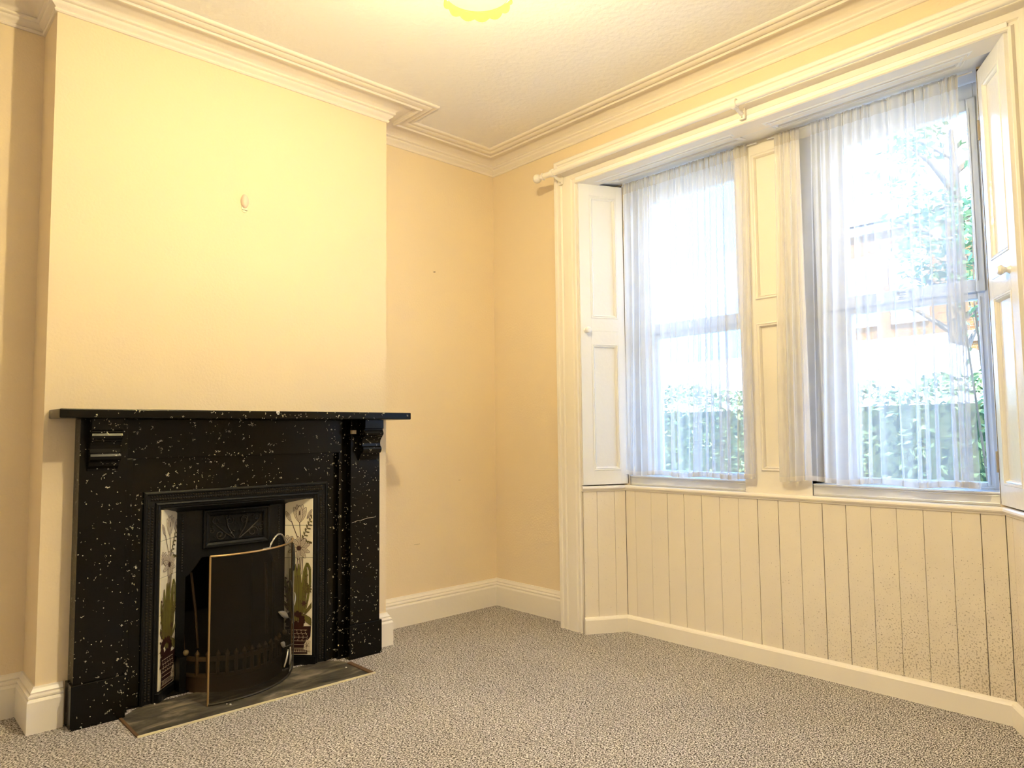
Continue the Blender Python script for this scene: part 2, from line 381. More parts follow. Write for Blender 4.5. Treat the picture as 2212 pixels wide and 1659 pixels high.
# soffit with two moulded panels
b = MB()
zf, zb = 2.488, 2.513
def zs(x): return zf+(x+.126)/(.306)*(zb-zf)
b.add([(-.12, A2+.0, zs(-.12)), (.33, A2, zs(.33)), (.33, A3, zs(.33)), (-.12, A3, zs(-.12)), (-.12, A2, 2.53), (.33, A2, 2.53), (.33, A3, 2.53), (-.12, A3, 2.53)], [(0, 1, 2, 3), (4, 7, 6, 5), (0, 3, 7, 4), (1, 0, 4, 5), (2, 1, 5, 6), (3, 2, 6, 7)])
soff = b.obj('trim_4', M_soffit, label='white panelled soffit of the window recess', **ST)
def soffit_panel(xa, xb, skew0, ya, yb, skew1):
    b = MB()
    pf = [(0, 0), (0, -.006), (.004, -.008), (.009, -.008), (.012, -.004), (.016, -.004), (.020, -.009), (.026, -.009), (.030, 0)]
    P = [(xa, ya+skew0, zs(xa)), (xb, ya, zs(xb)), (xb, yb, zs(xb)), (xa, yb-skew1, zs(xa))]
    b.sweep(pf, P, (0, 0, 1), closed=True); b.obj('panel_moulding', M_soffit, soff)
soffit_panel(-.062, .072, .075, -1.00, -1.775, 0); soffit_panel(-.062, .072, 0, -1.925, -2.695, .070)
# panelled mullion between the windows
mu = MB(); x_ = .15
mu.box((x_+.012, -2.0, .788), (.36, -1.67, 2.515))
y0, y1, i0, i1 = -2.0, -1.67, -1.912, -1.757
for a, b_ in ((.788, .893), (1.605, 1.722), (2.444, 2.513)): mu.box((x_, i0, a), (x_+.0125, i1, b_))
mu.box((x_, i1, .788), (x_+.0125, y1, 2.513)).box((x_, y0, .788), (x_+.0125, i0, 2.513))
mull = mu.obj('trim_5', M_trim, label='panelled mullion post between the two windows', **ST)
pf = [(0, 0), (0, .004), (.004, .007), (.008, .004), (.011, .003), (.014, .0055), (.018, -.002), (.020, -.012), (0, -.012)]
for a, b_ in ((.893, 1.605), (1.722, 2.444)):
    MB().sweep([(p, q) for p, q in pf], [(x_, i1, a), (x_, i1, b_), (x_, i0, b_), (x_, i0, a)], (-1, 0, 0), closed=True).obj('panel_moulding', M_trim, mull)

# ------------------------------------------------------------------ windows
def window(idx, ya, yb, ga, gb, mark):
    w = empty('window_%d' % idx, (.30, (ya+yb)/2, .788), **ST); cy = w.location.y
    def P(b): 
        b.v = [(x-.30, y-cy, z-.788) for x, y, z in b.v]; return b
    zt = 2.512
    # reveals / lining
    P(MB().box((.155, ya+.001, .79), (.36, ya+.012, zt)).box((.155, yb-.012, .79), (.36, yb-.001, zt))).obj('reveal', M_white, w)
    # inner ledge and riser
    P(MB().box((.158, yb, .789), (.275, ya, .838)).box((.152, yb+.002, .834), (.275, ya-.002, .842)).box((.154, yb+.004, .795), (.16, ya-.004, .800)).box((.154, yb+.004, .826), (.16, ya-.004, .829))).obj('window_sill', M_white, w, bevel=.0015)
    # outer frame
    f = MB(); fr = .045
    f.box((.275, yb, .838), (.345, yb+fr, zt)).box((.275, ya-fr, .838), (.345, ya, zt)).box((.275, yb+fr, 2.445), (.345, ya-fr, zt)).box((.275, yb+fr, .838), (.345, ya-fr, .852))
    P(f).obj('frame', M_upvc, w, bevel=.003)
    def sash(z0, z1, g0, g1, x0, nm):
        s_ = MB(); A, B = ya-fr+.008, yb+fr-.008; x1 = x0+.05
        s_.box((x0, ga, z0), (x1, A, z1)).box((x0, B, z0), (x1, gb, z1)).box((x0, gb, z0), (x1, ga, g0)).box((x0, gb, g1), (x1, ga, z1))
        so = P(s_).obj(nm, M_upvc, w, bevel=.004)
        bd = MB(); t = .008
        bd.box((x0-.004, ga+t-.001, g0-t), (x0+.004, ga+t+.003, g1+t)).box((x0-.004, gb-t-.003, g0-t), (x0+.004, gb-t+.001, g1+t))
        P(bd).obj('glazing_bead', M_upvc, so)
        P(MB().box((x0+.02, gb-.005, g0-.005), (x0+.024, ga+.005, g1+.005))).obj('pane', M_glass, so)
        return so
    up_ = sash(1.640, 2.45, 1.693, 2.398, .268, 'upper_sash')
    lo_ = sash(.850, 1.650, .868, 1.614, .285, 'lower_sash')
    if mark:
        b = MB(); x = .2672
        b.box((x, -2.425, 1.640), (x+.0005, -2.350, 1.688)); st = P(b).obj('printed_label', mat('label_print_base', (.84, .88, .93), .4), w)
        b = MB(); x2 = x-.0003
        b.add([(x2, -2.362+.0075*math.cos(i*math.pi/4), 1.679+.0075*math.sin(i*math.pi/4)) for i in range(8)], [tuple(range(8))])
        for k in range(3): b.box((x2, -2.372-k*.007, 1.675), (x2+.0002, -2.377-k*.007, 1.684))
        b.box((x2, -2.355, 1.668), (x2+.0002, -2.392, 1.6705)).box((x2, -2.363, 1.656), (x2+.0002, -2.371, 1.661)).box((x2, -2.375, 1.656), (x2+.0002, -2.383, 1.661)).box((x2, -2.360, 1.650), (x2+.0002, -2.388, 1.6515))
        b.box((x2, -2.400, 1.672), (x2+.0002, -2.420, 1.6735)).box((x2, -2.404, 1.678), (x2+.0002, -2.418, 1.679)).box((x2, -2.419, 1.655), (x2+.0002, -2.4198, 1.668)).box((x2, -2.402, 1.655), (x2+.0002, -2.4198, 1.6558))
        P(b).obj('print_mark', mat('label_ink', (.02, .025, .04), .6), st)
    return w
window(1, -.966, -1.669, -1.078, -1.592, False)
window(2, -2.001, -2.724, -2.150, -2.652, True)

# ------------------------------------------------------------------ shutters
def shutter(P, Q, knob_u, room_first, label):
    P = Vector(P); Q = Vector(Q); d = Q-P; L = d.length; a = math.atan2(d.y, d.x)
    t = empty('window_shutter', (P.x, P.y, .797), a, label=label, category='shutter', group='folding shutters flanking the windows')
    z0, z1 = 0, 1.694; th = .034
    ua, ub = (.064, L-.052) if room_first else (.052, L-.064)
    P1, P2 = (.075, .783), (.925, 1.628)
    b = MB()
    b.box((0, 0, z0), (ua, th, z1)).box((ub, 0, z0), (L, th, z1))
    for q in ((z0, P1[0]), (P1[1], .852), (.8535, P2[0]), (P2[1], z1)): b.box((ua, 0, q[0]), (ub, th, q[1]))
    b.box((ua, .001, .8521), (ub, th-.001, .8534))
    b.obj('leaf_frame', M_white, t, bevel=.0015)
    for q0, q1 in (P1, P2):
        MB().box((ua-.002, .011, q0-.002), (ub+.002, .026, q1+.002)).obj('panel', M_white, t)
        pf2 = [(0, .001), (.003, -.002), (.008, -.002), (.010, .002), (.012, .002), (.014, -.0005), (.018, .003), (.022, .009), (.022, .012), (0, .012)]
        path = [(ua, 0, q0), (ub, 0, q0), (ub, 0, q1), (ua, 0, q1)]
        MB().sweep([(p, q) for p, q in pf2], path, (0, 1, 0), closed=True).obj('moulding', M_white, t)
    b = MB(); pr = [(0, -.040), (.012, -.039), (.018, -.032), (.018, -.025), (.011, -.018), (.009, -.010), (.013, -.004), (.016, 0), (0, 0)]
    b.lathe(pr, (knob_u, 0, .855), 16, 'y'); b.obj('knob', M_white, t, smooth=True)
    uh = L-.002 if room_first else .002
    for z in (.12, 1.42):
        MB().box((uh-.004, -.003, z), (uh+.004, .004, z+.08)).tube([(uh, -.003, z), (uh, -.003, z+.08)], .004, 6).obj('hinge', mat('worn_hinge', (.45, .40, .33), .5), t)
    return t
shutter((-.112, -.850), (.148, -.965), .033, True, 'white two-panel shutter folded back left of the left window')
shutter((.148, -2.722), (-.112, -2.871), .295-.065, False, 'white two-panel shutter folded back right of the right window, round knob in profile')

# ------------------------------------------------------------------ curtains
def curtain(ya, yb, yab, ybb, zt, zbt, label, dens, seed, flat=None):
    rnd = random.Random(seed); nu, nv = 520, 30
    # phase speed varies so folds bunch and spread
    ks = [rnd.uniform(.3, 2.0) for _ in range(18)]
    def speed(u):
        x = u*(len(ks)-1); i = min(int(x), len(ks)-2); f = x-i; f = f*f*(3-2*f); s = ks[i]*(1-f)+ks[i+1]*f
        if flat and flat[0] < u < flat[1]: s *= .12
        return s
    ph = [0]; 
    for i in range(nu): ph.append(ph[-1]+speed(i/nu)*dens*2*math.pi/nu)
    def pt(i, w, off=0):
        u = i/nu; p = ph[i]+w*(1.3*math.sin(u*9+seed)+.8*math.sin(u*23+2*seed)); A = .0045*(1-w)+.020*w**.7
        fold = math.sin(p)*.7+.3*math.sin(2.3*p+1+w*1.5)*(1-w*.4)
        fine = math.sin(3.1*p+seed)*.0028*(1-w)**2
        yy = (ya+(yb-ya)*u)*(1-w)+(yab+(ybb-yab)*u)*w
        yy += .0165*math.sin(p*1.0+1.6)*(.35+.65*w)+.010*math.sin(u*21+w*2.6+seed)*w*(1-w)*2
        sp = speed(u)
        x = .128-A*fold*min(1.2, .5+sp*.5)-fine-.012*w+off
        z = zt+(zbt-zt)*w
        return (x, yy, z)
    top = .060/(zt-zbt); hm = .022/(zt-zbt)
    def grid(w0, w1, n, off=0):
        b = MB(); vs = []; 
        for j in range(n+1):
            w = w0+(w1-w0)*j/n
            for i in range(nu+1):
                x, y, z = pt(i, w, off)
                if w1 == 1: z += .006*math.sin(i/nu*17+seed)*(w > .9)
                vs.append((x, y, z))
        fs = [(j*(nu+1)+i, j*(nu+1)+i+1, (j+1)*(nu+1)+i+1, (j+1)*(nu+1)+i) for j in range(n) for i in range(nu)]
        return b.add(vs, fs)
    def mk(b, name, m, par=None, **k):
        me = bpy.data.meshes.new(name); me.from_pydata(b.v, [], b.f); me.materials.append(m)
        me.polygons.foreach_set('use_smooth', [True]*len(me.polygons))
        o = bpy.data.objects.new(name, me); COL.objects.link(o)
        if par: o.parent = par
        for a, v in k.items(): o[a] = v
        return o
    c = mk(grid(0, 1, nv), 'sheer_curtain', M_voile, label=label, category='curtain', group='sheer voile curtains')
    mk(grid(0, top, 4, -.0035), 'header_tape', M_header, c)
    mk(grid(1-hm, 1, 2, -.002), 'hem', M_hem, c)
    return c
curtain(-.988, -1.752, -.982, -1.727, 2.500, .852, 'gathered white sheer curtain over the left window beside the folded shutter', 15, 3)
curtain(-1.897, -2.668, -1.868, -2.655, 2.500, .853, 'gathered white sheer curtain over the right window, tree showing through', 15, 11, (.13, .23))
for y0_, y1_, lab in ((-.972, -1.80, 'thin white curtain wire above the left window'), (-1.86, -2.715, 'thin white curtain wire above the right window')):
    MB().tube([(.130, y0_+.006, 2.492), (.130, y1_, 2.492)], .0035, 8).obj('curtain_wire', M_white, label=lab, category='curtain wire', group='curtain wires under the soffit')

# ------------------------------------------------------------------ curtain pole
PX, PZ = -.200, 2.557
pole = empty('curtain_pole', (PX, -1.86, PZ), label='long white curtain pole with a ball finial across the window architrave', category='curtain pole')
def lp(*p): return (p[0]-PX, p[1]+1.86, p[2]-PZ)
MB().tube([lp(PX, -.668, PZ), lp(PX, -1.885, PZ)], .0165, 16).obj('pole', M_trim, pole, smooth=True)
MB().tube([lp(PX, -1.885, PZ), lp(PX, -3.20, PZ)], .0135, 16).obj('pole', M_trim, pole, smooth=True)
b = MB(); b.ball(lp(PX, -.612, PZ), .026, 20).lathe([(0, -.02), (.018, -.02), (.021, -.014), (.018, -.008), (.013, -.004), (.013, .006), (.0, .006)], lp(PX, -.645, PZ), 16, 'y').obj('finial', M_trim, pole, smooth=True)
for y in (-.735, -1.872, -3.02):
    b = MB(); b.lathe([(.0165, -.011), (.0215, -.011), (.023, -.006), (.023, .006), (.0215, .011), (.0165, .011), (.0165, -.011)], lp(PX, y, PZ), 20, 'y')
    b.tube([lp(PX+.012, y, PZ-.014), lp(PX+.035, y, PZ-.022), lp(PX+.066, y, PZ-.026)], [.008, .009, .012], 10)
    b.prism([(x+y+1.86, z) for x, z in ((-.014, -.052), (.014, -.052), (.014, -.004), (.009, .004), (-.009, .004), (-.014, -.004))], .062, .073, 0)
    k = b.obj('bracket', M_trim, pole, smooth=True)
    MB().lathe([(0, -.002), (.003, -.002), (.0035, 0)], (0.062, y+1.86, -.042), 8, 'x').obj('screw', mat('screw_head', (.4, .35, .3), .4, .6), k)

# ------------------------------------------------------------------ fireplace surround
sur = empty('fireplace_surround', (XC, -C, 0), label='black speckled marble fireplace surround with mantel shelf on the chimney breast', category='fireplace surround')
def L(b): b.v = [(x-XC, y+C, z) for x, y, z in b.v]; return b
L(MB().box((-2.510, -.445, 1.161), (-.969, -C-.0005, 1.1955))).obj('mantel_shelf', M_marble, sur, bevel=.004)
L(MB().box((-1.688, -.4462, 1.185), (-1.674, -.4445, 1.1958)).box((-1.684, -.4462, 1.18), (-1.676, -.4445, 1.19))).obj('chip', mat('white_chip', (.85, .82, .75), .7), sur)
L(MB().box((-2.256, -.290, 1.000), (-1.250, -C, 1.1605))).obj('frieze', M_marble, sur, bevel=.0015)
sl = MB().box((-2.30, -.262, .856), (-1.21, -C, 1.0)).box((-2.30, -.262, 0), (-2.168, -C, .856)).box((-1.341, -.262, 0), (-1.21, -C, .856))
L(sl).obj('slip_panel', M_marble, sur)
for s_, (xa, xb) in enumerate(((-2.420, -2.254), (-1.252, -1.086))):
    p = L(MB().box((xa, -.335, .160), (xb, -C, 1.1605))).obj('pilaster', M_marble, sur, bevel=.0015)
    j = (xb, -2.222) if s_ == 0 else (-1.292, xa)
    L(MB().box((j[0], -.290, 0), (j[1], -C, 1.0))).obj('jamb', M_marble, sur, bevel=.001)
    L(MB().box((xa-.008, -.345, 0), (xb+.012 if s_ == 0 else xb+.008, -C, .163))).obj('plinth', M_marble, sur, bevel=.002)
    ca, cb = (-2.395, -2.290) if s_ == 0 else (-1.212, -1.108)
    pr = [(-.334, 1.1605), (-.405, 1.1605), (-.405, 1.117), (-.398, 1.113), (-.398, 1.108), (-.402, 1.103), (-.406, 1.094), (-.402, 1.084), (-.394, 1.079), (-.392, 1.073), (-.386, 1.070), (-.377, 1.058),
          (-.374, 1.044), (-.377, 1.030), (-.385, 1.024), (-.388, 1.015), (-.385, 1.004), (-.376, .996), (-.366, .993), (-.356, .978), (-.345, .968), (-.340, .960), (-.334, .960)]
    b = MB(); n = len(pr); vs = [(ca, y, z) for y, z in pr]+[(cb, y, z) for y, z in pr]
    b.add(vs, [tuple(range(n)), tuple(range(n, 2*n))[::-1]]+[(i, n+i, n+(i+1) % n, (i+1) % n) for i in range(n)])
    L(b).obj('corbel', M_marble, sur)
L(MB().tube([(-1.245, -.3362, .655), (-1.215, -.3362, .663), (-1.19, -.3362, .664), (-1.16, -.3362, .671), (-1.12, -.3362, .672)], .0010, 4)).obj('crack_filler', mat('crack_filler', (.45, .38, .32), .7), sur)

# ------------------------------------------------------------------ cast iron insert
ins = empty('cast_iron_insert', (XC, -.20, 0), label='black cast iron fireplace insert with tulip tiles inside the marble surround', category='fireplace')
def I(b): b.v = [(x-XC, y+.20, z) for x, y, z in b.v]; return b
OX, IX = .4145, .342      # half widths: outer frame, tile edge
zt_o, zt_i = .860, .785
fp = [(0, 0), (0, .012), (.006, .016), (.010, .016), (.014, .008), (.044, .004), (.048, .010), (.054, .012), (.058, .006), (.066, .004), (.072, -.004), (.072, -.03), (0, -.03)]
path = [(XC-OX, -.262, 0), (XC-OX, -.262, zt_o), (XC+OX, -.262, zt_o), (XC+OX, -.262, 0)]
I(MB().sweep([(-a if False else a, b_) for a, b_ in fp], path, (0, -1, 0))).obj('outer_frame', M_iron, ins)
# fluted ornament in the frame
b = MB()
def rib(x, z, horiz):
    r0 = .0045
    for k, (o, ln) in enumerate(((.020, .009), (.034, .009))):
        if horiz: b.add([(x-r0+.003*k, -.268, z-o-ln*.5), (x+r0+.003*k, -.268, z-o-ln*.5), (x+.0+.003*k, -.277, z-o), (x-r0-.002+.003*k, -.268, z-o+ln*.6), (x+r0-.002+.003*k, -.268, z-o+ln*.6)], [(0, 1, 2), (1, 4, 2), (4, 3, 2), (3, 0, 2)])
        else:
            sgn = 1 if x < XC else -1; xx = x+sgn*(o)
            b.add([(xx-ln*.5, -.268, z-r0), (xx+ln*.5, -.268, z-r0), (xx, -.277, z), (xx-ln*.5, -.268, z+r0), (xx+ln*.5, -.268, z+r0)], [(0, 1, 2), (1, 4, 2), (4, 3, 2), (3, 0, 2)])
n = 74
for i in range(n+1): rib(XC-OX+.03+(2*OX-.06)*i/n, zt_o, True)
for i in range(70):
    z = .02+i*.0112
    rib(XC-OX, z, False); rib(XC+OX, z, False)
I(b).obj('fluted_ornament', M_iron2, ins, kind='stuff')
# splayed tile panels
TI = .249; ty0, ty1 = -.262, -.160
tile_dir = {}
for sgn in (-1, 1):
    P = Vector((XC+sgn*IX, ty0)); Q = Vector((XC+sgn*TI, ty1)); d = (Q-P); Ln = d.length; d.normalize(); nrm = Vector((d.y, -d.x))*(-1 if sgn < 0 else 1)
    if nrm.y > 0: nrm = -nrm
    def TP(u, z, o=0): q = P+d*u+nrm*o; return (q.x, q.y, z)
    bk = MB(); vs = [TP(-.01, 0, -.004), TP(Ln+.004, 0, -.004), TP(Ln+.004, 0, -.02), TP(-.01, 0, -.02)]
    bk.add(vs+[(v[0], v[1], .80) for v in vs], [(0, 1, 2, 3), (4, 5, 6, 7), (0, 1, 5, 4), (1, 2, 6, 5), (2, 3, 7, 6), (3, 0, 4, 7)])
    I(bk).obj('tile_backing', M_iron, ins)
    # ledge below tiles
    lg = MB(); vs = [TP(-.02, 0, .012), TP(Ln, 0, .012), TP(Ln, 0, -.01), TP(-.02, 0, -.01)]
    lg.add(vs+[(v[0], v[1], .038) for v in vs], [(0, 1, 2, 3), (4, 5, 6, 7), (0, 1, 5, 4), (1, 2, 6, 5), (2, 3, 7, 6), (3, 0, 4, 7)])
    I(lg).obj('tile_ledge', M_iron, ins)
    zz = [.041, .194, .347, .500, .653, .783]
    g_ = .0008
    for k in range(5):
        z0, z1 = zz[k]+g_, zz[k+1]-g_
        tb = MB()
        if k == 4:   # shaped head
            top = [(0, z1), (Ln*.3, z1-.002), (Ln*.6, z1-.008), (Ln*.85, z1-.016), (Ln, z1-.026)]
            pts = [(0, z0), (Ln, z0)]+top[::-1]
        else: pts = [(0, z0), (Ln, z0), (Ln, z1), (0, z1)]
        n = len(pts); e = .0012
        cu = sum(p[0] for p in pts)/n; cz = sum(p[1] for p in pts)/n
        ins_ = [(cu+(p[0]-cu)*.985, cz+(p[1]-cz)*.985) for p in pts]
        vs = [TP(u, z, -.003) for u, z in pts]+[TP(u, z, .0002) for u, z in pts]+[TP(u, z, .0012) for u, z in ins_]
        fs = [tuple(range(n))]+[(r*n+i, r*n+(i+1) % n, (r+1)*n+(i+1) % n, (r+1)*n+i) for r in (0, 1) for i in range(n)]+[tuple(range(2*n, 3*n))]
        tb.add(vs, fs); I(tb).obj('tile', M_tile, ins)
    # printed flower design as thin glaze shapes: u 0..1 across (0 outer edge on right panel), v metres above floor
    flip = (sgn > 0)
    layers = {M_print1: MB(), M_print2: MB(), M_print3: MB(), M_print4: MB()}
    def G(u, v, o): 
        u = max(.012, min(.988, u)); uu = (1-u) if flip else u     # design u runs left to right as seen
        return TP(uu*Ln, v, o)
    lay = [.0016]
    def blob(m_, pts):
        lay[0] += .00001; n = len(pts); layers[m_].add([G(u, v, lay[0]) for u, v in pts], [tuple(range(n))])
    def line(m_, pts, wd=.010):
        lay[0] += .00001
        for (u0, v0), (u1, v1) in zip(pts[:-1], pts[1:]):
            du, dv = (u1-u0)*Ln, v1-v0; l_ = math.hypot(du, dv) or 1; nx, nz = -dv/l_*wd*Ln*.5/Ln, du/l_*wd*Ln*.5
            layers[m_].add([G(u0+nx, v0+nz, lay[0]), G(u1+nx, v1+nz, lay[0]), G(u1-nx, v1-nz, lay[0]), G(u0-nx, v0-nz, lay[0])], [(0, 1, 2, 3)])
    def petal(cu, cv, ang, ln_, wd, m_=M_print3, veins=3, oc=M_print1):
        def pt(t, s_):   # t along, s across
            w_ = wd*math.sin(math.pi*min(1, t*.92+.04))**.8*s_
            x, z = t*ln_, w_; ca, sa = math.cos(ang), math.sin(ang)
            return (cu+(x*ca-z*sa)/Ln, cv+x*sa+z*ca)
        ed = [pt(i/8, 1) for i in range(9)]+[pt(i/8, -1) for i in range(8, -1, -1)]
        blob(m_, ed); line(oc, ed+[ed[0]], .013)
        for k in range(veins):
            s_ = (k+1)/(veins+1)*2-1; line(oc, [pt(.1+i*.14, s_*.8) for i in range(6)], .008)
    # tulip head
    for a_, l_, w_ in ((100, .085, .013), (80, .085, .013), (112, .078, .012), (66, .078, .013), (90, .080, .015)): petal(.53, .668, math.radians(a_), l_, w_)
    petal(.80, .685, math.radians(62), .05, .007); blob(M_print1, [(.50, .70), (.56, .705), (.55, .725), (.51, .722)])
    # bud
    petal(.22, .672, math.radians(118), .055, .009)
    line(M_print1, [(.24, .674), (.33, .64), (.45, .60), (.52, .575)], .028); line(M_print1, [(.53, .668), (.56, .62), (.60, .575)], .028)
    # side flower
    for a_ in (95, 60, 130, 30, 165): petal(.12, .562, math.radians(a_), .045, .013)
    # fern sprig
    line(M_print1, [(.62, .578), (.80, .640), (.98, .700)], .016)
    for k in range(7):
        u = .66+k*.05; v = .59+k*.0165
        petal(u, v, math.radians(100), .018, .0028, M_print2, 0); petal(u, v, math.radians(-10), .018, .0028, M_print2, 0)
    for k in range(4): petal(.70+k*.07, .588-k*.004, math.radians(-70+k*12), .018, .003, M_print2, 0)
    # open flower
    for a_ in (20, 55, 95, 125, -20, -55, -95, 160, 200): petal(.52, .545, math.radians(a_), .056, .011)
    blob(M_print1, [(.52+.09*math.cos(i), .545+.012*math.sin(i)) for i in [k*.785 for k in range(8)]])
    for u in (.47, .54, .60, .66): line(M_print1, [(u, .50), (u-.01, .47), (u-.03, .42)], .026)
    # leaves
    for cu, cv, a_, l_, w_ in ((.40, .20, 96, .25, .014), (.52, .20, 90, .27, .015), (.34, .21, 103, .20, .012), (.62, .21, 84, .24, .013), (.46, .19, 92, .28, .013)): petal(cu, cv, math.radians(a_), l_, w_, M_print2, 4)
    line(M_print2, [(.60, .30), (.72, .44), (.82, .475), (.92, .45), (.93, .38), (.84, .30), (.74, .24)], .085)
    line(M_print1, [(.64, .30), (.74, .43), (.82, .46), (.89, .44), (.90, .38)], .012)
    petal(.62, .235, math.radians(-38), .10, .014, M_print2, 3); petal(.30, .24, math.radians(130), .07, .010, M_print2, 2); petal(.72, .23, math.radians(52), .10, .007, M_print2, 2)
    # left sprig
    line(M_print1, [(.08, .20), (.14, .32), (.10, .42)], .014)
    for k in range(9): petal(.09+.02*math.sin(k), .23+k*.021, math.radians(60 if k % 2 else 140), .016, .003, M_print1, 0)
    line(M_print1, [(.75, .26), (.80, .34), (.76, .42)], .014)
    for k in range(8): petal(.77+.02*math.sin(k*1.3), .27+k*.020, math.radians(40 if k % 2 else 145), .015, .003, M_print2, 0)
    for a_ in range(0, 360, 45): petal(.86, .352, math.radians(a_), .022, .0035, M_print2, 0)
    for a_ in range(0, 360, 60): petal(.72, .285, math.radians(a_), .014, .003, M_print1, 0)
    # dark root mass and basket
    for k in range(16):
        a_ = k*2.4; petal(.40+.16*math.cos(a_), .205+.018*math.sin(a_), a_, .028, .010, M_print4, 0, M_print4)
    for a_ in (-100, -75, -60, -120, -130): petal(.45, .20, math.radians(a_), .09, .010, M_print4, 0, M_print4)
    blob(M_print4, [(.04, .175), (.98, .178), (.96, .130), (.80, .100), (.86, .05), (.10, .048), (.14, .10)])
    for k in range(7):
        v = .058+k*.017; line(M_tile, [(.12, v), (.84, v+.002)], .011) if False else line(M_print3, [(.12+.02*(k % 3), v), (.84, v)], .012)
    for k in range(9): line(M_print3, [(.18+k*.075, .058), (.21+k*.07, .072)], .018); 
    for k in range(5):
        for j in range(6): u = .20+k*.15+.04*math.sin(j); v = .112+j*.009; blob(M_print3, [(u, v), (u+.03, v), (u+.03, v+.003), (u, v+.003)])
    blob(M_tile if False else M_print3, [(.72, .07), (.96, .06), (.97, .11), (.84, .115), (.74, .095)])
    for a_ in range(0, 300, 50): line(M_print1, [(.84, .085), (.84+.09*math.cos(math.radians(a_)), .085+.018*math.sin(math.radians(a_)))], .014)
    for m_, b_ in layers.items():
        if b_.v: I(b_).obj('floral_print', m_, ins, kind='stuff')
# hood and firebox cheeks (front plane y = -.15)
yh = -.150; cx = XC
b = MB()
b.box((cx-TI, yh, 0), (cx-.205, yh+.03, .80)).box((cx+.205, yh, 0), (cx+TI, yh+.03, .80))
b.prism([(cx-.206, .47), (cx-.19, .48), (cx-.16, .515), (cx-.137, .548), (cx+.17, .548), (cx+.19, .515), (cx+.206, .48), (cx+.206, .80), (cx-.206, .80)], yh, yh+.03, 1)
I(b).obj('hood_plate', M_iron, ins)
pfh = [(0, 0), (0, .012), (.004, .016), (.010, .016), (.014, .010), (.024, .006), (.030, .010), (.034, 0)]
hx0, hx1, hz0, hz1 = cx-.135, cx+.172, .585, .758
I(MB().sweep([(a, c_) for a, c_ in pfh], [(hx0, yh, hz0), (hx0, yh, hz1), (hx1, yh, hz1), (hx1, yh, hz0)], (0, -1, 0), closed=True)).obj('hood_panel_frame', M_iron, ins, bevel=.001)
# roof between frame head and hood
I(MB().add([(cx-IX, -.262, .787), (cx+IX, -.262, .787), (cx+TI, yh, .757), (cx-TI, yh, .757), (cx-IX, -.262, .80), (cx+IX, -.262, .80), (cx+TI, yh, .80), (cx-TI, yh, .80)], [(0, 1, 2, 3), (4, 5, 6, 7), (0, 1, 5, 4), (1, 2, 6, 5), (2, 3, 7, 6), (3, 0, 4, 7)])).obj('head_soffit', M_iron, ins)
# scroll relief
b = MB()
def spiral(x, z, r, t, st, sg=1):
    pts = []
    for i in range(22):
        a = st+sg*i*.42; rr = r*(1-i/24); pts.append((x+rr*math.cos(a), yh-.003, z+rr*math.sin(a)))
    b.tube(pts, [t*(1-.5*i/22) for i in range(22)], 5)
rnd = random.Random(5)
sx = cx+.018
for sg in (-1, 1):
    b.tube([(sx+sg*.01, yh-.003, .615), (sx+sg*.05, yh-.004, .645), (sx+sg*.10, yh-.003, .690)], .0026, 5)
    b.tube([(sx+sg*.01, yh-.003, .620), (sx+sg*.04, yh-.004, .670), (sx+sg*.05, yh-.003, .715)], .0024, 5)
    spiral(sx+sg*.075, .640, .024, .0026, 0, sg); spiral(sx+sg*.095, .705, .018, .0024, 2, -sg); spiral(sx+sg*.035, .700, .020, .0024, 1, sg); spiral(sx+sg*.115, .660, .016, .0022, 3, sg)
    for k in range(14):
        x = sx+sg*rnd.uniform(.01, .13); z = rnd.uniform(.618, .735); a = rnd.uniform(0, 6.28); l = rnd.uniform(.008, .018)
        b.tube([(x, yh-.002, z), (x+l*.5*math.cos(a), yh-.006, z+l*.5*math.sin(a)), (x+l*math.cos(a+.5), yh-.002, z+l*math.sin(a+.5))], [.0008, .0032, .0008], 5)
I(b).obj('scroll_relief', M_iron2, ins, smooth=True)
b = MB()
for sg in (-1, 1):
    for k in range(22): b.ball((cx+sg*.222, yh-.001, .50+k*.0115), .0042, 6)
I(b).obj('beading', M_iron2, ins, kind='stuff')
# firebox interior
b = MB(); b.box((-2.14, .13, 0), (-1.37, .16, .86)).box((-2.10, yh+.03, 0), (cx-.212, .13, .6)).box((cx+.212, yh+.03, 0), (-1.41, .13, .6)).box((-2.14, -.12, .6), (-1.37, .13, .62)).box((-2.16, -.23, -.001), (-1.35, .13, .006))
I(b).obj('firebox', M_soot, ins)
# grate: bowed front with bars and pan
def arc(t, r=0): # t -1..1 bowed front
    x = cx-.0+t*(.215+0); y = -.215-(.135+r)*(1-t*t)**.8; return x, y
for z0, z1 in ((.128, .146), (.062, .076)):
    b = MB(); pts = [arc(-1+2*i/24) for i in range(25)]; vs = []
    for xa, ya_ in pts: vs += [(xa, ya_, z0), (xa, ya_, z1), (xa, ya_+.016, z1), (xa, ya_+.016, z0)]
    b.add(vs, [(4*i+k, 4*i+(k+1) % 4, 4*i+4+(k+1) % 4, 4*i+4+k) for i in range(24) for k in range(4)]+[(0, 1, 2, 3), (96, 99, 98, 97)])
    I(b).obj('grate_rail', M_brass, ins)
for i in range(12):
    x, y = arc(-.86+i*1.72/11)
    b = MB(); b.tube([(x, y+.006, .07), (x, y+.006, .150), (x, y+.006, .158), (x, y+.006, .175)], [.0085, .0085, .011, .001], 6); I(b).obj('grate_bar', M_brass, ins)
b = MB(); pts = [arc(-1+2*i/24, .012) for i in range(25)]
